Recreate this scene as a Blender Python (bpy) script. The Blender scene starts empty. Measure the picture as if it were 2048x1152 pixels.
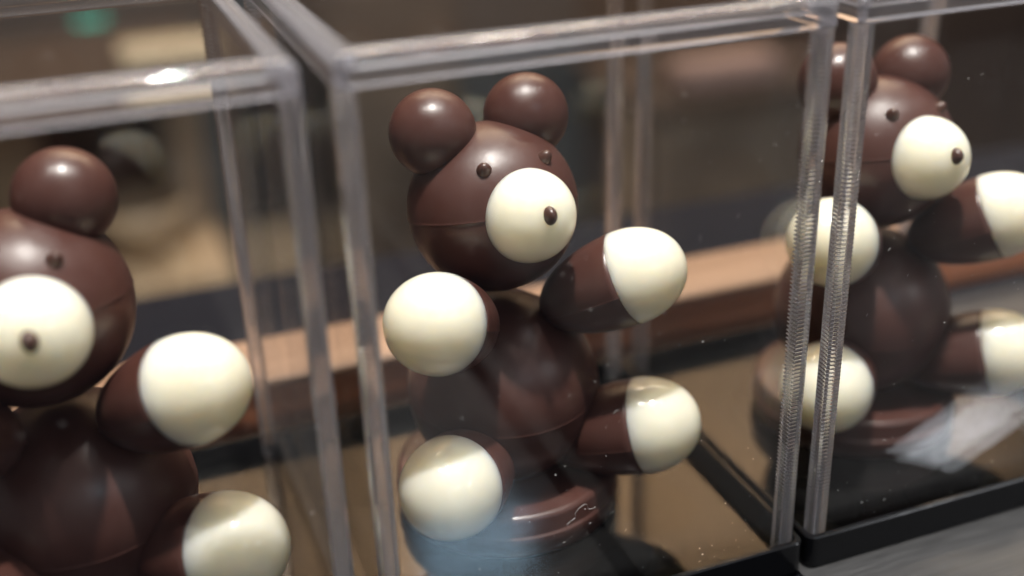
import bpy, math, random
from mathutils import Vector, Matrix
R = math.radians
random.seed(7)
sc = bpy.context.scene
COL = sc.collection

# ------------------------------------------------------------------ camera
cam_d = bpy.data.cameras.new('camera')
cam = bpy.data.objects.new('camera', cam_d)
COL.objects.link(cam)
c_right = Vector((0.93388614, -0.35615458, -0.0317898))
c_up = Vector((0.17718833, 0.3837179, 0.90629182))
c_fwd = Vector((0.31058166, 0.85200616, -0.42145526))
M = Matrix((c_right, c_up, -c_fwd)).transposed().to_4x4()
M.translation = Vector((-0.0392, -0.1916, 0.1835))
cam.matrix_world = M
cam_d.sensor_width = 36.0
cam_d.lens = 36.0 * 2338.67 / 2048.0
cam_d.clip_start = 0.01
cam_d.clip_end = 60.0
cam_d.dof.use_dof = True
cam_d.dof.focus_distance = 0.262
cam_d.dof.aperture_fstop = 4.5
sc.camera = cam

# ------------------------------------------------------------------ world, lamps, exposure
w = bpy.data.worlds.new('World')
sc.world = w
w.use_nodes = True
w.node_tree.nodes['Background'].inputs[0].default_value = (0.98, 0.97, 1.0, 1)
w.node_tree.nodes['Background'].inputs[1].default_value = 0.20


def lamp(name, loc, target, watts, size, colour=(1, 0.93, 0.84), shape='DISK', size_y=None):
    d = bpy.data.lights.new(name, 'AREA')
    d.energy = watts
    d.shape = shape
    d.size = size
    if size_y:
        d.size_y = size_y
    d.color = colour
    o = bpy.data.objects.new(name, d)
    COL.objects.link(o)
    o.location = loc
    o.rotation_euler = (Vector(target) - Vector(loc)).to_track_quat('-Z', 'Y').to_euler()
    return o


lamp('ceiling_spot', (0.06, -0.055, 1.30), (0.05, 0.05, 0.05), 24.0, 0.045, (1, 0.965, 0.91))
lamp('ceiling_spot', (-0.30, 0.04, 1.30), (0.05, 0.05, 0.05), 3.5, 0.04, (1, 0.965, 0.91))
lamp('ceiling_spot', (0.44, -0.12, 1.30), (0.05, 0.05, 0.05), 3.0, 0.04, (1, 0.965, 0.91))
lamp('rim_highlight_strip', (0.55, -0.05, 1.60), (0.55, -0.05, 0.0), 5.0, 1.7, (1, 0.97, 0.95), 'RECTANGLE', 0.012)  # added strip lamp; draws long bright highlights along the lid rims
lamp('overhead_fill', (0.3, 0.2, 2.3), (0.3, 0.2, 0.0), 14.0, 2.2, (1, 0.97, 0.94), 'RECTANGLE', 2.0)  # added soft panel overhead so the clear rims pick up brightness
lamp('front_fill', (0.15, -2.9, 1.95), (0.05, 0.05, 0.05), 5.0, 1.8, (1, 0.97, 0.95), 'RECTANGLE', 1.1)  # added front panel; the steel sheets mirror it as a grey veil
lamp('steel_glint_light', (1.38, -1.27, 1.01), (0.18, -0.03, 0.0), 2.6, 0.40, (0.93, 0.96, 1.0), 'RECTANGLE', 0.12)
lamp('blue_glint_light', (0.51, -1.57, 1.22), (0.03, -0.03, 0.0), 1.4, 0.20, (0.50, 0.78, 1.0), 'RECTANGLE', 0.13)  # added bluish lamp that makes the blue patch in the middle pane
lamp('wall_fill', (1.4, 2.5, 2.9), (1.4, 3.2, 1.5), 175.0, 3.5, (1.0, 0.80, 0.58), 'RECTANGLE', 0.4)  # added lamp brightening the back wall for the tray floors to mirror
lamp('floor_downlight', (0.7, 1.2, 2.2), (0.7, 1.4, -0.9), 4.0, 0.6, (1.0, 0.86, 0.68))

sc.view_settings.view_transform = 'Standard'
sc.view_settings.look = 'None'
sc.view_settings.gamma = 1.0
sc.view_settings.exposure = 0.14
sc.view_settings.use_curve_mapping = False
sc.render.engine = 'CYCLES'
cy = sc.cycles
cy.use_denoising = True
cy.max_bounces = 14
cy.transmission_bounces = 10
cy.transparent_max_bounces = 48
cy.glossy_bounces = 6
cy.diffuse_bounces = 3
cy.caustics_reflective = False
cy.caustics_refractive = False
cy.sample_clamp_indirect = 6.0


# ------------------------------------------------------------------ materials
def new_mat(name):
    m = bpy.data.materials.new(name)
    m.use_nodes = True
    nt = m.node_tree
    nt.nodes.clear()
    out = nt.nodes.new('ShaderNodeOutputMaterial')
    return m, nt, out


def L(nt, a, b):
    nt.links.new(a, b)


def noise(nt, scale, detail=4, rough=0.55, vec=None):
    n = nt.nodes.new('ShaderNodeTexNoise')
    n.inputs['Scale'].default_value = scale
    n.inputs['Detail'].default_value = detail
    n.inputs['Roughness'].default_value = rough
    if vec is not None:
        L(nt, vec, n.inputs['Vector'])
    return n


def ramp(nt, fac, stops):
    r = nt.nodes.new('ShaderNodeValToRGB')
    el = r.color_ramp.elements
    while len(el) < len(stops):
        el.new(0.5)
    for e, (p, c) in zip(el, stops):
        e.position = p
        e.color = c if len(c) == 4 else (*c, 1)
    L(nt, fac, r.inputs[0])
    return r


def principled(name, base, rough, metallic=0.0, coat=0.0, sss=0.0, bump=None, var=None, rough_var=None, spec=0.5,
               stretch=None):
    m, nt, out = new_mat(name)
    b = nt.nodes.new('ShaderNodeBsdfPrincipled')
    L(nt, b.outputs[0], out.inputs[0])
    b.inputs['Base Color'].default_value = (*base, 1)
    b.inputs['Roughness'].default_value = rough
    b.inputs['Metallic'].default_value = metallic
    b.inputs['Coat Weight'].default_value = coat
    b.inputs['Specular IOR Level'].default_value = spec
    tc = nt.nodes.new('ShaderNodeTexCoord')
    vec = tc.outputs['Object']
    if stretch:
        mp = nt.nodes.new('ShaderNodeMapping')
        mp.inputs['Scale'].default_value = stretch
        L(nt, vec, mp.inputs[0])
        vec = mp.outputs[0]
    if sss:
        b.inputs['Subsurface Weight'].default_value = sss
        b.inputs['Subsurface Radius'].default_value = (1.0, 0.9, 0.72)
        b.inputs['Subsurface Scale'].default_value = 0.013
    if var:
        sca, c2 = var
        n = noise(nt, sca, 5, 0.6, vec)
        r = ramp(nt, n.outputs[0], [(0.35, base), (0.7, c2)])
        L(nt, r.outputs[0], b.inputs['Base Color'])
    if rough_var:
        sca, lo, hi = rough_var
        n = noise(nt, sca, 5, 0.6, vec)
        r = ramp(nt, n.outputs[0], [(0.36, (lo,) * 3), (0.64, (hi,) * 3)])
        L(nt, r.outputs[0], b.inputs['Roughness'])
    if bump:
        bn = nt.nodes.new('ShaderNodeBump')
        bn.inputs['Strength'].default_value = bump[0][1]
        bn.inputs['Distance'].default_value = bump[0][2]
        n = noise(nt, bump[0][0], 4, 0.6, vec)
        L(nt, n.outputs[0], bn.inputs['Height'])
        prev = bn
        for s, st, di in bump[1:]:
            b2 = nt.nodes.new('ShaderNodeBump')
            b2.inputs['Strength'].default_value = st
            b2.inputs['Distance'].default_value = di
            n = noise(nt, s, 3, 0.5, vec)
            L(nt, n.outputs[0], b2.inputs['Height'])
            L(nt, prev.outputs[0], b2.inputs['Normal'])
            prev = b2
        L(nt, prev.outputs[0], b.inputs['Normal'])
    return m


M_CHOC = principled('dark_chocolate', (0.060, 0.0225, 0.0170), 0.40, coat=0.0,
                    bump=[(2200, 0.35, 0.00006), (120, 0.25, 0.0002)], var=(55, (0.076, 0.0315, 0.0250)),
                    spec=0.5, rough_var=(130, 0.28, 0.44))
M_DROP = principled('drop_chocolate', (0.060, 0.026, 0.019), 0.32, bump=[(900, 0.2, 0.00005)])
M_WHITE = principled('white_chocolate', (0.90, 0.825, 0.665), 0.16, sss=1.0, bump=[(90, 0.25, 0.0002)],
                     var=(40, (0.88, 0.795, 0.62)), rough_var=(140, 0.08, 0.20))
M_TRAY = principled('black_gloss_plastic', (0.006, 0.006, 0.007), 0.07, spec=0.3, rough_var=(200, 0.14, 0.24),
                    bump=[(1200, 0.05, 0.00003)])
M_TRAYFLOOR = principled('black_mirror_plastic', (0.006, 0.006, 0.006), 0.06, spec=0.8,
                         rough_var=(160, 0.05, 0.10))
M_STEEL = principled('brushed_steel', (0.26, 0.26, 0.265), 0.28, metallic=0.8, stretch=(6, 180, 30),
                     rough_var=(14, 0.05, 0.13), var=(3, (0.20, 0.20, 0.205)))
M_ROUGHSTEEL = principled('dull_brushed_steel', (0.105, 0.105, 0.108), 0.45, metallic=0.85, stretch=(6, 180, 30),
                          rough_var=(14, 0.38, 0.55), var=(3, (0.090, 0.090, 0.093)))
M_BRIGHTSTEEL = principled('bright_brushed_steel', (0.80, 0.81, 0.83), 0.2, metallic=1.0, stretch=(8, 260, 30),
                           rough_var=(14, 0.06, 0.16), var=(3, (0.50, 0.51, 0.53)))
M_COUNTER = principled('dark_counter', (0.005, 0.006, 0.010), 0.8, spec=0.1, var=(6, (0.008, 0.008, 0.012)))
M_WOOD = principled('reddish_wood', (0.62, 0.25, 0.13), 0.38, stretch=(3, 60, 60),
                    var=(5, (0.52, 0.19, 0.095)), bump=[(8, 0.2, 0.0005)])
M_LEDGETOP = principled('pale_ledge_wood', (0.31, 0.19, 0.125), 0.45, stretch=(3, 60, 60), var=(5, (0.20, 0.115, 0.070)))
M_FLOOR = principled('olive_floor', (0.140, 0.112, 0.086), 0.6, var=(2.6, (0.045, 0.036, 0.030)))
M_WALL = principled('tan_wall', (0.52, 0.38, 0.25), 0.7, var=(1.5, (0.36, 0.28, 0.21)))
M_PALE = principled('pale_wood', (0.40, 0.30, 0.19), 0.5, stretch=(8, 8, 1), var=(6, (0.30, 0.21, 0.13)))
M_DARKWOOD = principled('dark_brown_wood', (0.050, 0.029, 0.020), 0.75, stretch=(8, 8, 1), var=(4, (0.036, 0.021, 0.014)))
M_DARKGREY = principled('dark_grey_metal', (0.055, 0.060, 0.062), 0.45, var=(5, (0.04, 0.043, 0.045)))
M_OLIVEPANEL = principled('olive_panel', (0.150, 0.118, 0.088), 0.6, var=(5, (0.040, 0.030, 0.024)))
M_PINK = principled('pink_card', (0.44, 0.31, 0.285), 0.6, var=(9, (0.34, 0.23, 0.21)))
M_CREAM = principled('cream_card', (0.80, 0.68, 0.48), 0.5, var=(9, (0.74, 0.60, 0.40)))
M_DUST = principled('pale_dust', (0.75, 0.74, 0.72), 0.8, var=(900, (0.6, 0.6, 0.6)))

# clear plastic sheet: see-through with the reflection of acrylic at each face
M_SHEET, nt, out = new_mat('clear_acrylic_sheet')
geo = nt.nodes.new('ShaderNodeNewGeometry')
dot = nt.nodes.new('ShaderNodeVectorMath'); dot.operation = 'DOT_PRODUCT'
L(nt, geo.outputs['Normal'], dot.inputs[0]); L(nt, geo.outputs['Incoming'], dot.inputs[1])
ab = nt.nodes.new('ShaderNodeMath'); ab.operation = 'ABSOLUTE'; L(nt, dot.outputs['Value'], ab.inputs[0])
om = nt.nodes.new('ShaderNodeMath'); om.operation = 'SUBTRACT'; om.inputs[0].default_value = 1.0
L(nt, ab.outputs[0], om.inputs[1])
pw = nt.nodes.new('ShaderNodeMath'); pw.operation = 'POWER'; pw.inputs[1].default_value = 5.0
L(nt, om.outputs[0], pw.inputs[0])
ma = nt.nodes.new('ShaderNodeMath'); ma.operation = 'MULTIPLY_ADD'
ma.inputs[1].default_value = 0.96; ma.inputs[2].default_value = 0.04
L(nt, pw.outputs[0], ma.inputs[0])
tr = nt.nodes.new('ShaderNodeBsdfTransparent'); tr.inputs[0].default_value = (0.985, 0.985, 0.982, 1)
gl = nt.nodes.new('ShaderNodeBsdfGlossy'); gl.inputs['Roughness'].default_value = 0.015
tc = nt.nodes.new('ShaderNodeTexCoord')
n = noise(nt, 35, 3, 0.5, tc.outputs['Object'])
bp = nt.nodes.new('ShaderNodeBump'); bp.inputs['Strength'].default_value = 0.06; bp.inputs['Distance'].default_value = 0.0001
L(nt, n.outputs[0], bp.inputs['Height']); L(nt, bp.outputs[0], gl.inputs['Normal'])
mx = nt.nodes.new('ShaderNodeMixShader')
L(nt, ma.outputs[0], mx.inputs[0]); L(nt, tr.outputs[0], mx.inputs[1]); L(nt, gl.outputs[0], mx.inputs[2])
L(nt, mx.outputs[0], out.inputs[0])


def glass(name, rough, frost, thru=0.35):
    m, nt, out = new_mat(name)
    g = nt.nodes.new('ShaderNodeBsdfGlass')
    g.inputs['IOR'].default_value = 1.49
    g.inputs['Roughness'].default_value = rough
    g.inputs['Color'].default_value = (0.975, 0.97, 0.985, 1)
    t = nt.nodes.new('ShaderNodeBsdfTransparent')
    t.inputs[0].default_value = (0.93, 0.93, 0.95, 1)
    m1 = nt.nodes.new('ShaderNodeMixShader'); m1.inputs[0].default_value = thru
    L(nt, g.outputs[0], m1.inputs[1]); L(nt, t.outputs[0], m1.inputs[2])
    tl = nt.nodes.new('ShaderNodeBsdfTranslucent'); tl.inputs[0].default_value = (0.93, 0.92, 0.97, 1)
    df = nt.nodes.new('ShaderNodeBsdfDiffuse'); df.inputs[0].default_value = (0.93, 0.92, 0.97, 1)
    m2 = nt.nodes.new('ShaderNodeMixShader'); m2.inputs[0].default_value = 0.5
    L(nt, tl.outputs[0], m2.inputs[1]); L(nt, df.outputs[0], m2.inputs[2])
    m3 = nt.nodes.new('ShaderNodeMixShader'); m3.inputs[0].default_value = frost
    L(nt, m1.outputs[0], m3.inputs[1]); L(nt, m2.outputs[0], m3.inputs[2])
    L(nt, m3.outputs[0], out.inputs[0])
    return m


M_RIM = glass('clear_acrylic_rim', 0.008, 0.14, 0.0)
M_RIB = glass('ribbed_acrylic_edge', 0.008, 0.17, 0.0)

M_TEAL, nt, out = new_mat('teal_indicator')
em = nt.nodes.new('ShaderNodeEmission'); em.inputs[0].default_value = (0.12, 0.85, 0.62, 1); em.inputs[1].default_value = 1.6
L(nt, em.outputs[0], out.inputs[0])


# ------------------------------------------------------------------ mesh helpers
def mesh_obj(name, verts, faces, mat, parent=None, smooth=False, loc=None, rot=None):
    me = bpy.data.meshes.new(name)
    me.from_pydata([tuple(v) for v in verts], [], faces)
    me.materials.append(mat)
    if smooth:
        for p in me.polygons:
            p.use_smooth = True
    me.update()
    o = bpy.data.objects.new(name, me)
    COL.objects.link(o)
    if parent:
        o.parent = parent
    if loc is not None:
        o.location = loc
    if rot is not None:
        o.rotation_euler = rot
    return o


def empty(name, loc=(0, 0, 0), rz=0.0, label=None, cat=None, group=None):
    o = bpy.data.objects.new(name, None)
    COL.objects.link(o)
    o.empty_display_size = 0.01
    o.location = loc
    o.rotation_euler = (0, 0, rz)
    tag(o, label, cat, group)
    return o


def tag(o, label=None, cat=None, group=None, kind=None):
    if label: o['label'] = label
    if cat: o['category'] = cat
    if group: o['group'] = group
    if kind: o['kind'] = kind
    return o


def lathe(profile, seg=96, wob=0.0, ph=0.0):
    """profile: (radius, height) list, poles where radius is 0; turned about z"""
    v, f, rings = [], [], []
    for r, z in profile:
        if r < 1e-9:
            rings.append([len(v)]); v.append((0, 0, z))
        else:
            ring = []
            for k in range(seg):
                a = 2 * math.pi * k / seg
                rr = r * (1 + wob * (math.sin(2 * a + ph) + 0.6 * math.sin(3 * a + 2 * ph + z * 90)))
                ring.append(len(v)); v.append((rr * math.cos(a), rr * math.sin(a), z))
            rings.append(ring)
    for A, B in zip(rings, rings[1:]):
        if len(A) == 1 and len(B) == 1: continue
        for k in range(seg):
            k2 = (k + 1) % seg
            if len(A) == 1: f.append((A[0], B[k2], B[k]))
            elif len(B) == 1: f.append((A[k], A[k2], B[0]))
            else: f.append((A[k], A[k2], B[k2], B[k]))
    return v, f


def shell_sphere(rad, lat=0.0, step=0.00012, n=48, seg=96, wob=0.003, ph=0.0):
    """two moulded half shells: upper one a hair larger, a tiny lip at the joint"""
    prof = [(0, -rad)]
    for i in range(1, n):
        t = -math.pi / 2 + math.pi / 2 * i / n
        prof.append((rad * math.cos(t), rad * math.sin(t)))
    prof += [(rad, -0.00012), (rad + step * 0.3, -0.00004), (rad + step * 2.0, 0.00006), (rad + step, 0.00022)]
    for i in range(1, n):
        t = math.pi / 2 * i / n
        prof.append(((rad + step) * math.cos(t), (rad + step) * math.sin(t)))
    prof.append((0, rad + step))
    return lathe(prof, seg, wob, ph)


def box_mesh(x0, x1, y0, y1, z0, z1):
    v = [(x, y, z) for x in (x0, x1) for y in (y0, y1) for z in (z0, z1)]
    f = [(0, 1, 3, 2), (4, 6, 7, 5), (0, 4, 5, 1), (2, 3, 7, 6), (0, 2, 6, 4), (1, 5, 7, 3)]
    return v, f


def bevel(o, width, seg=3):
    m = o.modifiers.new('bevel', 'BEVEL')
    m.width = width
    m.segments = seg
    m.limit_method = 'ANGLE'
    for p in o.data.polygons:
        p.use_smooth = True
    return o


def block(name, x0, x1, y0, y1, z0, z1, mat, parent=None, bw=0.0, bs=3):
    v, f = box_mesh(x0, x1, y0, y1, z0, z1)
    o = mesh_obj(name, v, f, mat, parent)
    if bw:
        bevel(o, bw, bs)
    return o


def rounded_rect(x0, x1, y0, y1, r, n=6):
    pts = []
    for cx, cyy, a0 in ((x1 - r, y0 + r, -90), (x1 - r, y1 - r, 0), (x0 + r, y1 - r, 90), (x0 + r, y0 + r, 180)):
        for i in range(n + 1):
            a = R(a0 + 90 * i / n)
            pts.append((cx + r * math.cos(a), cyy + r * math.sin(a)))
    return pts


# ------------------------------------------------------------------ the setting
FLOOR_Z = -0.90
o = block('floor', -6, 8, -4, 3.19, FLOOR_Z - 0.05, FLOOR_Z, M_FLOOR); tag(o, 'olive brown shop floor far below the counter', None, kind='structure')
o = block('back_wall', -6, 8, 3.2, 3.3, FLOOR_Z, 3.2, M_WALL); tag(o, kind='structure')
o = block('wall_darkening_panel', -6, 8, 3.15, 3.199, FLOOR_Z + 0.001, 1.30, M_DARKWOOD, bw=0.01); tag(o, kind='structure')  # added dark facing; dims the wall's reflection in the lid tops
counter = block('counter', -1.2, 1.6, -0.45, 0.235, -0.04, -0.0012, M_COUNTER, bw=0.004)
tag(counter, kind='structure')
for (x0, x1) in ((-0.0030, 0.0608), (0.0662, 0.0728), (0.1015, 0.62)):
    block('steel_sheet', x0, x1, -0.40, 0.108, -0.0011, -0.0001, M_ROUGHSTEEL if x0 > 0.1 else M_STEEL, counter)
block('black_sheet', -0.42, -0.0050, -0.40, 0.108, -0.0011, -0.0001, M_COUNTER, counter)
ledge = empty('wooden_ledge', (0, 0, 0), 0, 'low reddish wooden ledge with a pale top running behind the clear boxes', 'ledge')
block('ledge_board', -0.6, 0.9, 0.1140, 0.141, -0.001, 0.0150, M_WOOD, ledge, bw=0.001)
block('top_board', -0.6, 0.9, 0.1130, 0.142, 0.0151, 0.0180, M_LEDGETOP, ledge, bw=0.0014)

# added steel strip, laid slantwise to mirror a bright streak in the right pane
q = [(0.152, -0.028), (0.162, -0.0165), (0.262, -0.052), (0.262, -0.071)]
v = [(x, y, z) for z in (0.0, 0.0009) for x, y in q]
o = mesh_obj('glint_strip', v, [(0, 1, 2, 3), (7, 6, 5, 4), (0, 4, 5, 1), (1, 5, 6, 2), (2, 6, 7, 3), (3, 7, 4, 0)], M_BRIGHTSTEEL)
tag(o, 'added bright steel strip making the streak mirrored low in the right box front', 'steel strip')

# ------------------------------------------------------------------ out-of-focus shop furniture behind the counter
unit = empty('shelf_unit', (0, 1.2, FLOOR_Z), 0, 'blurred pale wooden shelf unit with dark back, seen through the left box', 'shelf')
zf = -FLOOR_Z
for x0, x1 in ((-0.30, -0.255), (-0.165, -0.10), (0.035, 0.078)):
    block('post', x0, x1, -0.03, 0.03, 0.0, zf - 0.125, M_PALE, unit, bw=0.004)
block('back_board', -0.30, 0.078, 0.031, 0.045, 0.0, zf - 0.125, M_DARKWOOD, unit)
for z in (0.20, zf - 0.345):
    block('shelf_board', -0.30, 0.078, -0.20, -0.031, z, z + 0.02, M_PALE, unit, bw=0.003)
block('top_board', -0.31, 0.088, -0.22, 0.05, zf - 0.124, zf - 0.100, M_DARKWOOD, unit, bw=0.003)
prof = [(0, 0), (0.022, 0), (0.026, 0.004), (0.040, 0.022), (0.050, 0.046), (0.054, 0.066), (0.051, 0.066), (0.046, 0.045), (0.036, 0.022), (0.02, 0.008), (0, 0.006)]
v, f = lathe(prof, 48)
tag(mesh_obj('bowl', v, f, M_PALE, None, True, loc=(-0.005, 1.09, -0.3248)), 'blurred pale round bowl on the shelf behind the left bear', 'bowl')
o = block('cream_box', -0.002, 0.104, 1.00, 1.06, -0.0998, -0.076, M_CREAM, bw=0.006)
tag(o, 'cream box on top of the shelf unit, above the left lid', 'box')
app = empty('dark_appliance', (0, 1.7, FLOOR_Z), 0, 'dark appliance with a glowing teal light in the upper left', 'appliance')
block('casing', -0.60, 0.28, 0.0, 0.5, 0.0, 0.92, M_DARKGREY, app, bw=0.01)
block('indicator_light', -0.035, 0.008, -0.006, -0.0005, zf - 0.178, zf - 0.168, M_TEAL, app)
cab = empty('grey_cabinet', (0.62, 1.75, FLOOR_Z), 0, 'dark grey cabinet behind the middle box lid', 'cabinet')
block('casing', -0.28, 0.20, 0.0, 0.4, 0.0, 0.80, M_DARKGREY, cab, bw=0.01)
block('door', -0.27, -0.045, -0.016, -0.0005, 0.06, 0.74, M_OLIVEPANEL, cab, bw=0.004)
block('door', -0.035, 0.19, -0.016, -0.0005, 0.06, 0.74, M_DARKGREY, cab, bw=0.004)
tab = empty('low_table', (1.08, 1.62, FLOOR_Z), 0, 'olive brown low table behind the right bear', 'table')
block('table_top', -0.24, 0.24, -0.10, 0.26, 0.50, 0.524, M_DARKWOOD, tab, bw=0.003)
block('front_board', -0.22, 0.22, -0.08, -0.06, 0.05, 0.4995, M_OLIVEPANEL, tab, bw=0.002)
for x0 in (-0.22, 0.17):
    block('leg', x0, x0 + 0.05, 0.18, 0.23, 0.0, 0.4995, M_DARKWOOD, tab, bw=0.002)
    block('leg', x0, x0 + 0.05, -0.059, -0.01, 0.0, 0.4995, M_DARKWOOD, tab, bw=0.002)
o = block('pink_package', 0.93, 1.13, 1.56, 1.64, -0.3757, -0.330, M_PINK, bw=0.012)
tag(o, 'blurred pink package lying beyond the middle box at upper right', 'package')
dk = empty('dark_cupboard', (1.72, 1.75, FLOOR_Z), 0, 'dark brown cupboard filling the upper right background', 'cupboard')
block('casing', -0.36, 0.60, 0.0, 0.4, 0.0, 1.0, M_DARKWOOD, dk, bw=0.006)
block('door', -0.34, 0.11, -0.016, -0.0005, 0.05, 0.97, M_DARKWOOD, dk, bw=0.004)
block('door', 0.13, 0.58, -0.016, -0.0005, 0.05, 0.97, M_DARKWOOD, dk, bw=0.004)

# ------------------------------------------------------------------ boxes
W, D, H, T, P = 0.100, 0.098, 0.1374, 0.0022, 0.0040


def ribbed_post(sx, sy):
    """corner post, outer faces flat, inner faces crossed by fine ribs; local corner at 0,0, body towards +sx,+sy"""
    z0, z1, pitch = 0.0042, H - 0.0062, 0.00098
    n = int((z1 - z0) / pitch) * 6
    v, f = [], []
    b = 0.0005
    for i in range(n + 1):
        z = z0 + (z1 - z0) * i / n
        a = 0.00030 * math.cos(2 * math.pi * i / 6)
        q = P - 0.0003 + a
        ow = 0.00012 + 0.8 * a
        ring = [(b, 0.0), (b + 0.0002, ow), (q, ow), (q, T + 0.0001), (q - 0.0002, q - 0.0002), (T + 0.0001, q), (ow, q), (ow, b + 0.0002), (0.0, b)]
        v += [(sx * x, sy * y, z) for x, y in ring]
    m = 9
    for i in range(n):
        for k in range(m):
            k2 = (k + 1) % m
            q = (i * m + k, i * m + k2, (i + 1) * m + k2, (i + 1) * m + k)
            f.append(q if sx * sy > 0 else q[::-1])
    f.append(tuple(range(m))[::-1] if sx * sy > 0 else tuple(range(m)))
    f.append(tuple(n * m + k for k in range(m)) if sx * sy > 0 else tuple(n * m + k for k in range(m))[::-1])
    return v, f


def rim_bar(length):
    """top rim along x; profile in y (inwards) and z"""
    arc = [(0.0020 - 0.0020 * math.cos(R(a)), H - 0.0020 + 0.0020 * math.sin(R(a))) for a in range(0, 91, 10)]
    prof = [(0.0, H - 0.0060)] + arc + [(0.0044, H),
            (0.0048, H - 0.0006), (0.0048, H - 0.0030), (0.0032, H - 0.0034), (0.0030, H - 0.0056), (0.0026, H - 0.0060)]
    v, f = [], []
    m = len(prof)
    n = 2
    for i in range(n):
        x = length * i
        for y, z in prof:
            # mitred ends
            v.append(((y if i == 0 else length - y), y, z))
    for k in range(m):
        k2 = (k + 1) % m
        f.append((k, k2, m + k2, m + k)[::-1])
    f.append(tuple(range(m)))
    f.append(tuple(range(m, 2 * m))[::-1])
    return v, f


def dust_mesh(x0, x1, z0, z1, n, rnd, y=-0.00012):
    v, f = [], []
    for _ in range(n):
        cx, cz = rnd.uniform(x0, x1), z0 + (z1 - z0) * rnd.random() ** 1.2
        s = 0.00006 + 0.00010 * rnd.random() ** 3
        if rnd.random() < 0.25:           # a little fibre
            a = rnd.uniform(0, 6.28); k0 = len(v); px, pz = cx, cz
            nn = rnd.randint(3, 6)
            for i in range(nn + 1):
                for dy, dz in ((0, 0.000022), (-0.00003, 0), (0, -0.000022)):
                    v.append((px, y + dy, pz + dz))
                a += rnd.uniform(-0.9, 0.9)
                px += 0.00022 * math.cos(a); pz += 0.00022 * math.sin(a)
            for i in range(nn):
                for k in range(3):
                    k2 = (k + 1) % 3
                    f.append((k0 + 3 * i + k, k0 + 3 * i + k2, k0 + 3 * i + 3 + k2, k0 + 3 * i + 3 + k))
        else:
            k0 = len(v)
            e = rnd.uniform(0.6, 1.8)
            for dx, dy, dz in ((s * e, 0, 0), (-s * e, 0, 0), (0, -s * 0.8, 0), (0, s * 0.5, 0), (0, 0, s), (0, 0, -s)):
                v.append((cx + dx, y + dy, cz + dz))
            for t in ((0, 2, 4), (2, 1, 4), (1, 3, 4), (3, 0, 4), (2, 0, 5), (1, 2, 5), (3, 1, 5), (0, 3, 5)):
                f.append(tuple(k0 + i for i in t))
    return v, f


def make_box(x, y, rz, lid_label, tray_label, dust_n, seed):
    rnd = random.Random(seed)
    lid = empty('clear_lid', (x, y, 0.0), rz, lid_label, 'box lid', 'clear box lids on black trays')
    zb, zt = 0.0045, H - 0.0062
    e = P + 0.0001
    block('front_panel', e, W - e, 0, T, zb, zt, M_SHEET, lid)
    block('back_panel', e, W - e, D - T, D, zb, zt, M_SHEET, lid)
    block('side_panel', 0, T, e, D - e, zb, zt, M_SHEET, lid)
    block('side_panel', W - T, W, e, D - e, zb, zt, M_SHEET, lid)
    block('top_panel', 0.0049, W - 0.0049, 0.0049, D - 0.0049, H - 0.0026, H - 0.0002, M_SHEET, lid)
    for px, py, sx, sy in ((0, 0, 1, 1), (W, 0, -1, 1), (0, D, 1, -1), (W, D, -1, -1)):
        v, f = ribbed_post(sx, sy)
        mesh_obj('corner_post', v, f, M_RIB, lid, loc=(px, py, 0))
    for ln, px, py, a in ((W, 0, 0, 0), (D, W, 0, 90), (W, W, D, 180), (D, 0, D, 270)):
        v, f = rim_bar(ln)
        rb = mesh_obj('top_rim', v, f, M_RIM, lid, True, loc=(px, py, 0), rot=(0, 0, R(a)))
        rb.data.set_sharp_from_angle(angle=R(25))
    v, f = dust_mesh(0.006, W - 0.006, 0.010, H - 0.012, dust_n, rnd)
    tag(mesh_obj('dust', v, f, M_DUST, lid), 'pale dust specks and fibres on the front pane', kind='stuff')

    tray = empty('black_tray', (x, y, 0.0), rz, tray_label, 'tray', 'black trays under the clear lids')
    g, th = 0.0021, 0.0016
    # rim
    outer = rounded_rect(-g, W + g, -g, D + g, 0.0026)
    inner = rounded_rect(-g + th, W + g - th, -g + th, D + g - th, 0.0012)
    v, f = [], []
    m = len(outer)
    levels = [(outer, 0.0004), (outer, 0.0086), ([(a * 0.8 + b * 0.2, c * 0.8 + d * 0.2) for (a, c), (b, d) in zip(outer, inner)], 0.0090),
              ([(a * 0.2 + b * 0.8, c * 0.2 + d * 0.8) for (a, c), (b, d) in zip(outer, inner)], 0.0090), (inner, 0.0086), (inner, 0.0034)]
    for pts, z in levels:
        v += [(a, b, z) for a, b in pts]
    for i in range(len(levels) - 1):
        for k in range(m):
            k2 = (k + 1) % m
            f.append((i * m + k, i * m + k2, (i + 1) * m + k2, (i + 1) * m + k))
    f.append(tuple(range(m))[::-1])
    mesh_obj('tray_rim', v, f, M_TRAY, tray, smooth=False)
    block('tray_floor', -g + th + 0.0001, W + g - th - 0.0001, -g + th + 0.0001, D + g - th - 0.0001, 0.0010, 0.0036, M_TRAYFLOOR, tray)
    # low raised lip the lid slips over
    return lid, tray


LID, _ = make_box(0.0, 0.0, 0.0, 'clear plastic box lid over the whole bear in the middle', 'black tray under the middle clear box', 170, 3)
make_box(-0.1056, -0.0010, R(0.6), 'blurred clear plastic box lid at the left, nearest the camera', 'black tray under the left clear box', 30, 4)
make_box(0.1054, 0.0, 0.0, 'clear plastic box lid at the right, farthest from the camera', 'black tray with its front corner showing at the lower right', 120, 5)

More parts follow.
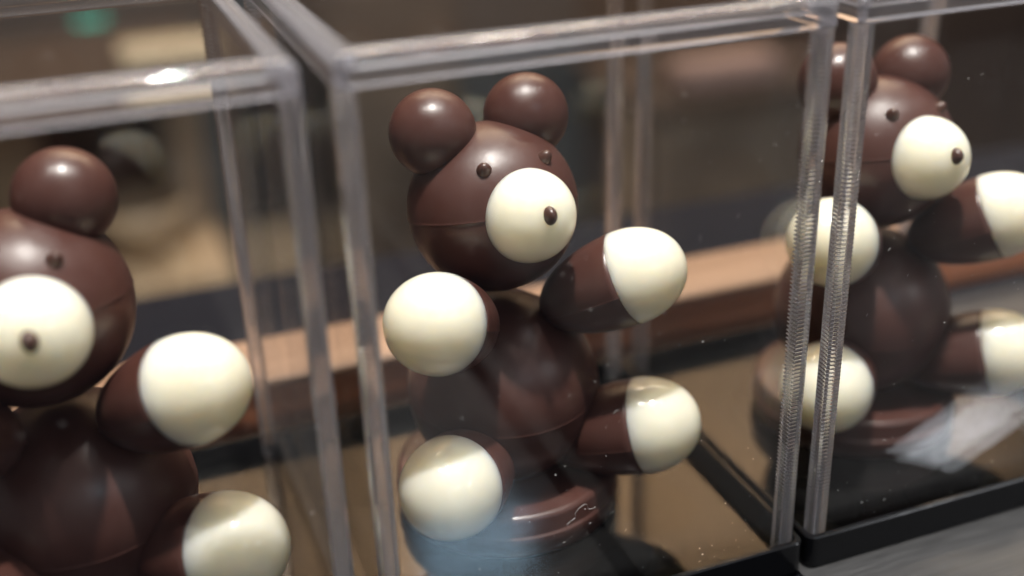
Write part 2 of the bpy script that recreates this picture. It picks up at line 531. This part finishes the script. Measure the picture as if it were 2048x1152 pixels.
# the long hair stuck to the middle pane
HAIR = [(0.04172, 0.02945), (0.0413, 0.03033), (0.04214, 0.03084), (0.04327, 0.03146), (0.04335, 0.03262), (0.04419, 0.0337), (0.04544, 0.03444), (0.04611, 0.03415), (0.04644, 0.03281), (0.04724, 0.03276), (0.04803, 0.03296)]
v, f = [], []
for i, (hx_, hz_) in enumerate(HAIR):
    for k in range(5):
        a = 2 * math.pi * k / 5
        v.append((hx_, -0.00012 + 0.000035 * math.cos(a), hz_ + 0.000035 * math.sin(a)))
for i in range(len(HAIR) - 1):
    for k in range(5):
        k2 = (k + 1) % 5
        f.append((5 * i + k, 5 * i + k2, 5 * i + 5 + k2, 5 * i + 5 + k))
mesh_obj('hair_fibre', v, f, M_DUST, LID)


# ------------------------------------------------------------------ bears
G = dict(Rh=.0203, zh=.0836, Re=.0102, el=.0122, eu=.0199, Rm=.0108, Rb=.0242, zb=.0362,
         ad=.0366, az=.0708, ah=.8638, Ra=.0115, fd=.0415, fz=.0306, fh=.8117, Rf=.0121)


def half_egg(rad, length, seg=72, n=26, back=0.0006, wob=0.004, ph=0.0):
    """white half: open joint at x=0 (closed flat), tip at +x; turned about x"""
    prof = [(0, -back), (rad * 0.9, -back), (rad * 0.992, -back * 0.7), (rad, -back * 0.2)]
    for i in range(0, n):
        t = math.pi / 2 * i / n
        prof.append((rad * math.cos(t) ** 0.96, length * math.sin(t)))
    prof.append((0, length))
    v, f = lathe(prof, seg, wob, ph)
    return [(z, x, y) for x, y, z in v], f      # axis z -> x (cyclic, keeps orientation)


def limb_shell(rad, back_len, seg=72):
    """brown half: moulded half shells joined along the limb, cut flat at x=0"""
    v, f = shell_sphere(rad, seg=seg, n=30, step=0.00010)
    off = -0.30 * rad
    out = []
    for x, y, z in v:
        # move the joint line a little below the middle
        out.append((min(x, 0.0) * back_len / rad, y, z))
    return out, f


def drop(rad, h):
    prof = [(0, -rad * 0.2), (rad * 0.98, -rad * 0.15), (rad, 0.0)]
    n = 14
    for i in range(1, n):
        t = i / n
        prof.append((rad * math.sqrt(max(0, 1 - t ** 2.1)) * (1 - 0.22 * t), h * t))
    prof.append((0, h))
    v, f = lathe(prof, 28, 0.01, 1.0)
    return v, f


def basis(xa, up=Vector((0, 0, 1))):
    xa = Vector(xa).normalized()
    ya = up.cross(xa).normalized()
    za = xa.cross(ya)
    return Matrix((xa, ya, za)).transposed()


def make_bear(x, y, yaw, tilt, hx, hy, roll, label, ph, arm_el=27, leg_el=17, lift=0.0, head_yaw=0.0):
    root = empty('chocolate_bear', (x, y, 0.0037), yaw, label, 'chocolate bear', 'chocolate bears in clear boxes')
    z0 = -0.0037
    # pedestal: puck of two moulded layers
    h = 0.0150 + z0
    prof = [(0, 0), (0.0282, 0), (0.0288, 0.0004), (0.0291, 0.0054), (0.0290, 0.0056), (0.0285, 0.0057), (0.0284, 0.0060),
            (0.0285, h - 0.0014), (0.0282, h - 0.0006), (0.0275, h - 0.0001), (0.0268, h), (0, h)]
    v, f = lathe(prof, 128, 0.002, ph)
    mesh_obj('pedestal', v, f, M_CHOC, root, True)
    v, f = shell_sphere(G['Rb'], ph=ph, seg=112)
    mesh_obj('body', v, f, M_CHOC, root, True, loc=(0, 0, G['zb'] + z0), rot=(R(1.5), R(-2.0), 0.4))
    # head and what it carries
    v, f = shell_sphere(G['Rh'], ph=ph + 1, seg=112)
    head = mesh_obj('head', v, f, M_CHOC, root, True)
    hm = Matrix.Rotation(head_yaw, 4, 'Z') @ Matrix.Rotation(-tilt, 4, 'X') @ Matrix.Rotation(-roll, 4, 'Y')
    hm.translation = Vector((hx, -hy, G['zh'] + z0))
    head.matrix_local = hm
    for s in (-1, 1):
        v, f = shell_sphere(G['Re'], seg=72, n=32, step=0.0, wob=0.004, ph=ph + s)
        mesh_obj('ear', v, f, M_CHOC, head, True, loc=(s * G['el'], 0, G['eu']), rot=(R(20), R(s * 32), 0))
        d = Vector((s * 0.0077, -0.0153, 0.0110)).normalized()
        v, f = drop(0.0018, 0.0024)
        e = mesh_obj('eye', v, f, M_DROP, head, True, loc=d * (G['Rh'] - 0.0002))
        e.rotation_euler = (d + Vector((0.10, -0.25, 0.25))).to_track_quat('Z', 'Y').to_euler()
    v, f = half_egg(G['Rm'], 0.0113, ph=ph)
    mz = mesh_obj('muzzle', v, f, M_WHITE, head, True, loc=(0.0005, -0.0174, -0.0008))
    mz.rotation_euler = basis((0, -1, 0.02)).to_euler()
    v, f = drop(0.0018, 0.0021)
    ns = mesh_obj('nose', v, f, M_DROP, head, True, loc=(0.0003, -0.0285, 0.0001))
    ns.scale = (0.9, 1.2, 1.0)
    ns.rotation_euler = Vector((0, -1, 0.05)).to_track_quat('Z', 'Y').to_euler()
    # limbs
    for nm, cap, dist, z, half, rad, el, bl, fl in (('arm', 'paw', G['ad'], G['az'], G['ah'], G['Ra'], arm_el, 0.0232, 0.0145),
                                                ('leg', 'foot', G['fd'], G['fz'], G['fh'], G['Rf'], leg_el, 0.0270, 0.0145)):
        for s in (-1, 1):
            flat = Vector((s * math.sin(half), -math.cos(half), 0))
            ax = flat * math.cos(R(el)) + Vector((0, 0, math.sin(R(el))))
            pos = flat * dist + Vector((0, 0, z + z0 + (lift if nm == 'leg' else 0.0))) - ax * 0.0058
            if nm == 'arm' and s < 0:
                pos.x -= 0.0014
                pos.z += 0.0005
            v, f = limb_shell(rad * 0.985, bl)
            limb = mesh_obj(nm, v, f, M_CHOC, root, True)
            mt = basis(ax).to_4x4()
            mt.translation = pos
            limb.matrix_local = mt
            v, f = half_egg(rad, fl, ph=ph + s)
            mesh_obj(cap, v, f, M_WHITE, limb, True)
    return root


make_bear(0.0467, 0.0530, 0.1187, 0.2377, 0.0002, -0.0023, 0.0069, 'whole chocolate bear in the middle box, both round ears and both paws showing', 0.3)
make_bear(-0.0553, 0.0435, 0.0147, 0.1846, -0.0020, 0.0010, 0.0872, 'chocolate bear cut off by the left edge, one ear in full view', 1.7, lift=0.0028)
b3 = make_bear(0.1547, 0.0530, -0.0400, 0.2400, -0.0010, 0.0012, -0.0408, 'chocolate bear at the right behind the ribbed box corners', 2.9, head_yaw=0.11)
b3.scale = (0.985, 0.985, 0.985)
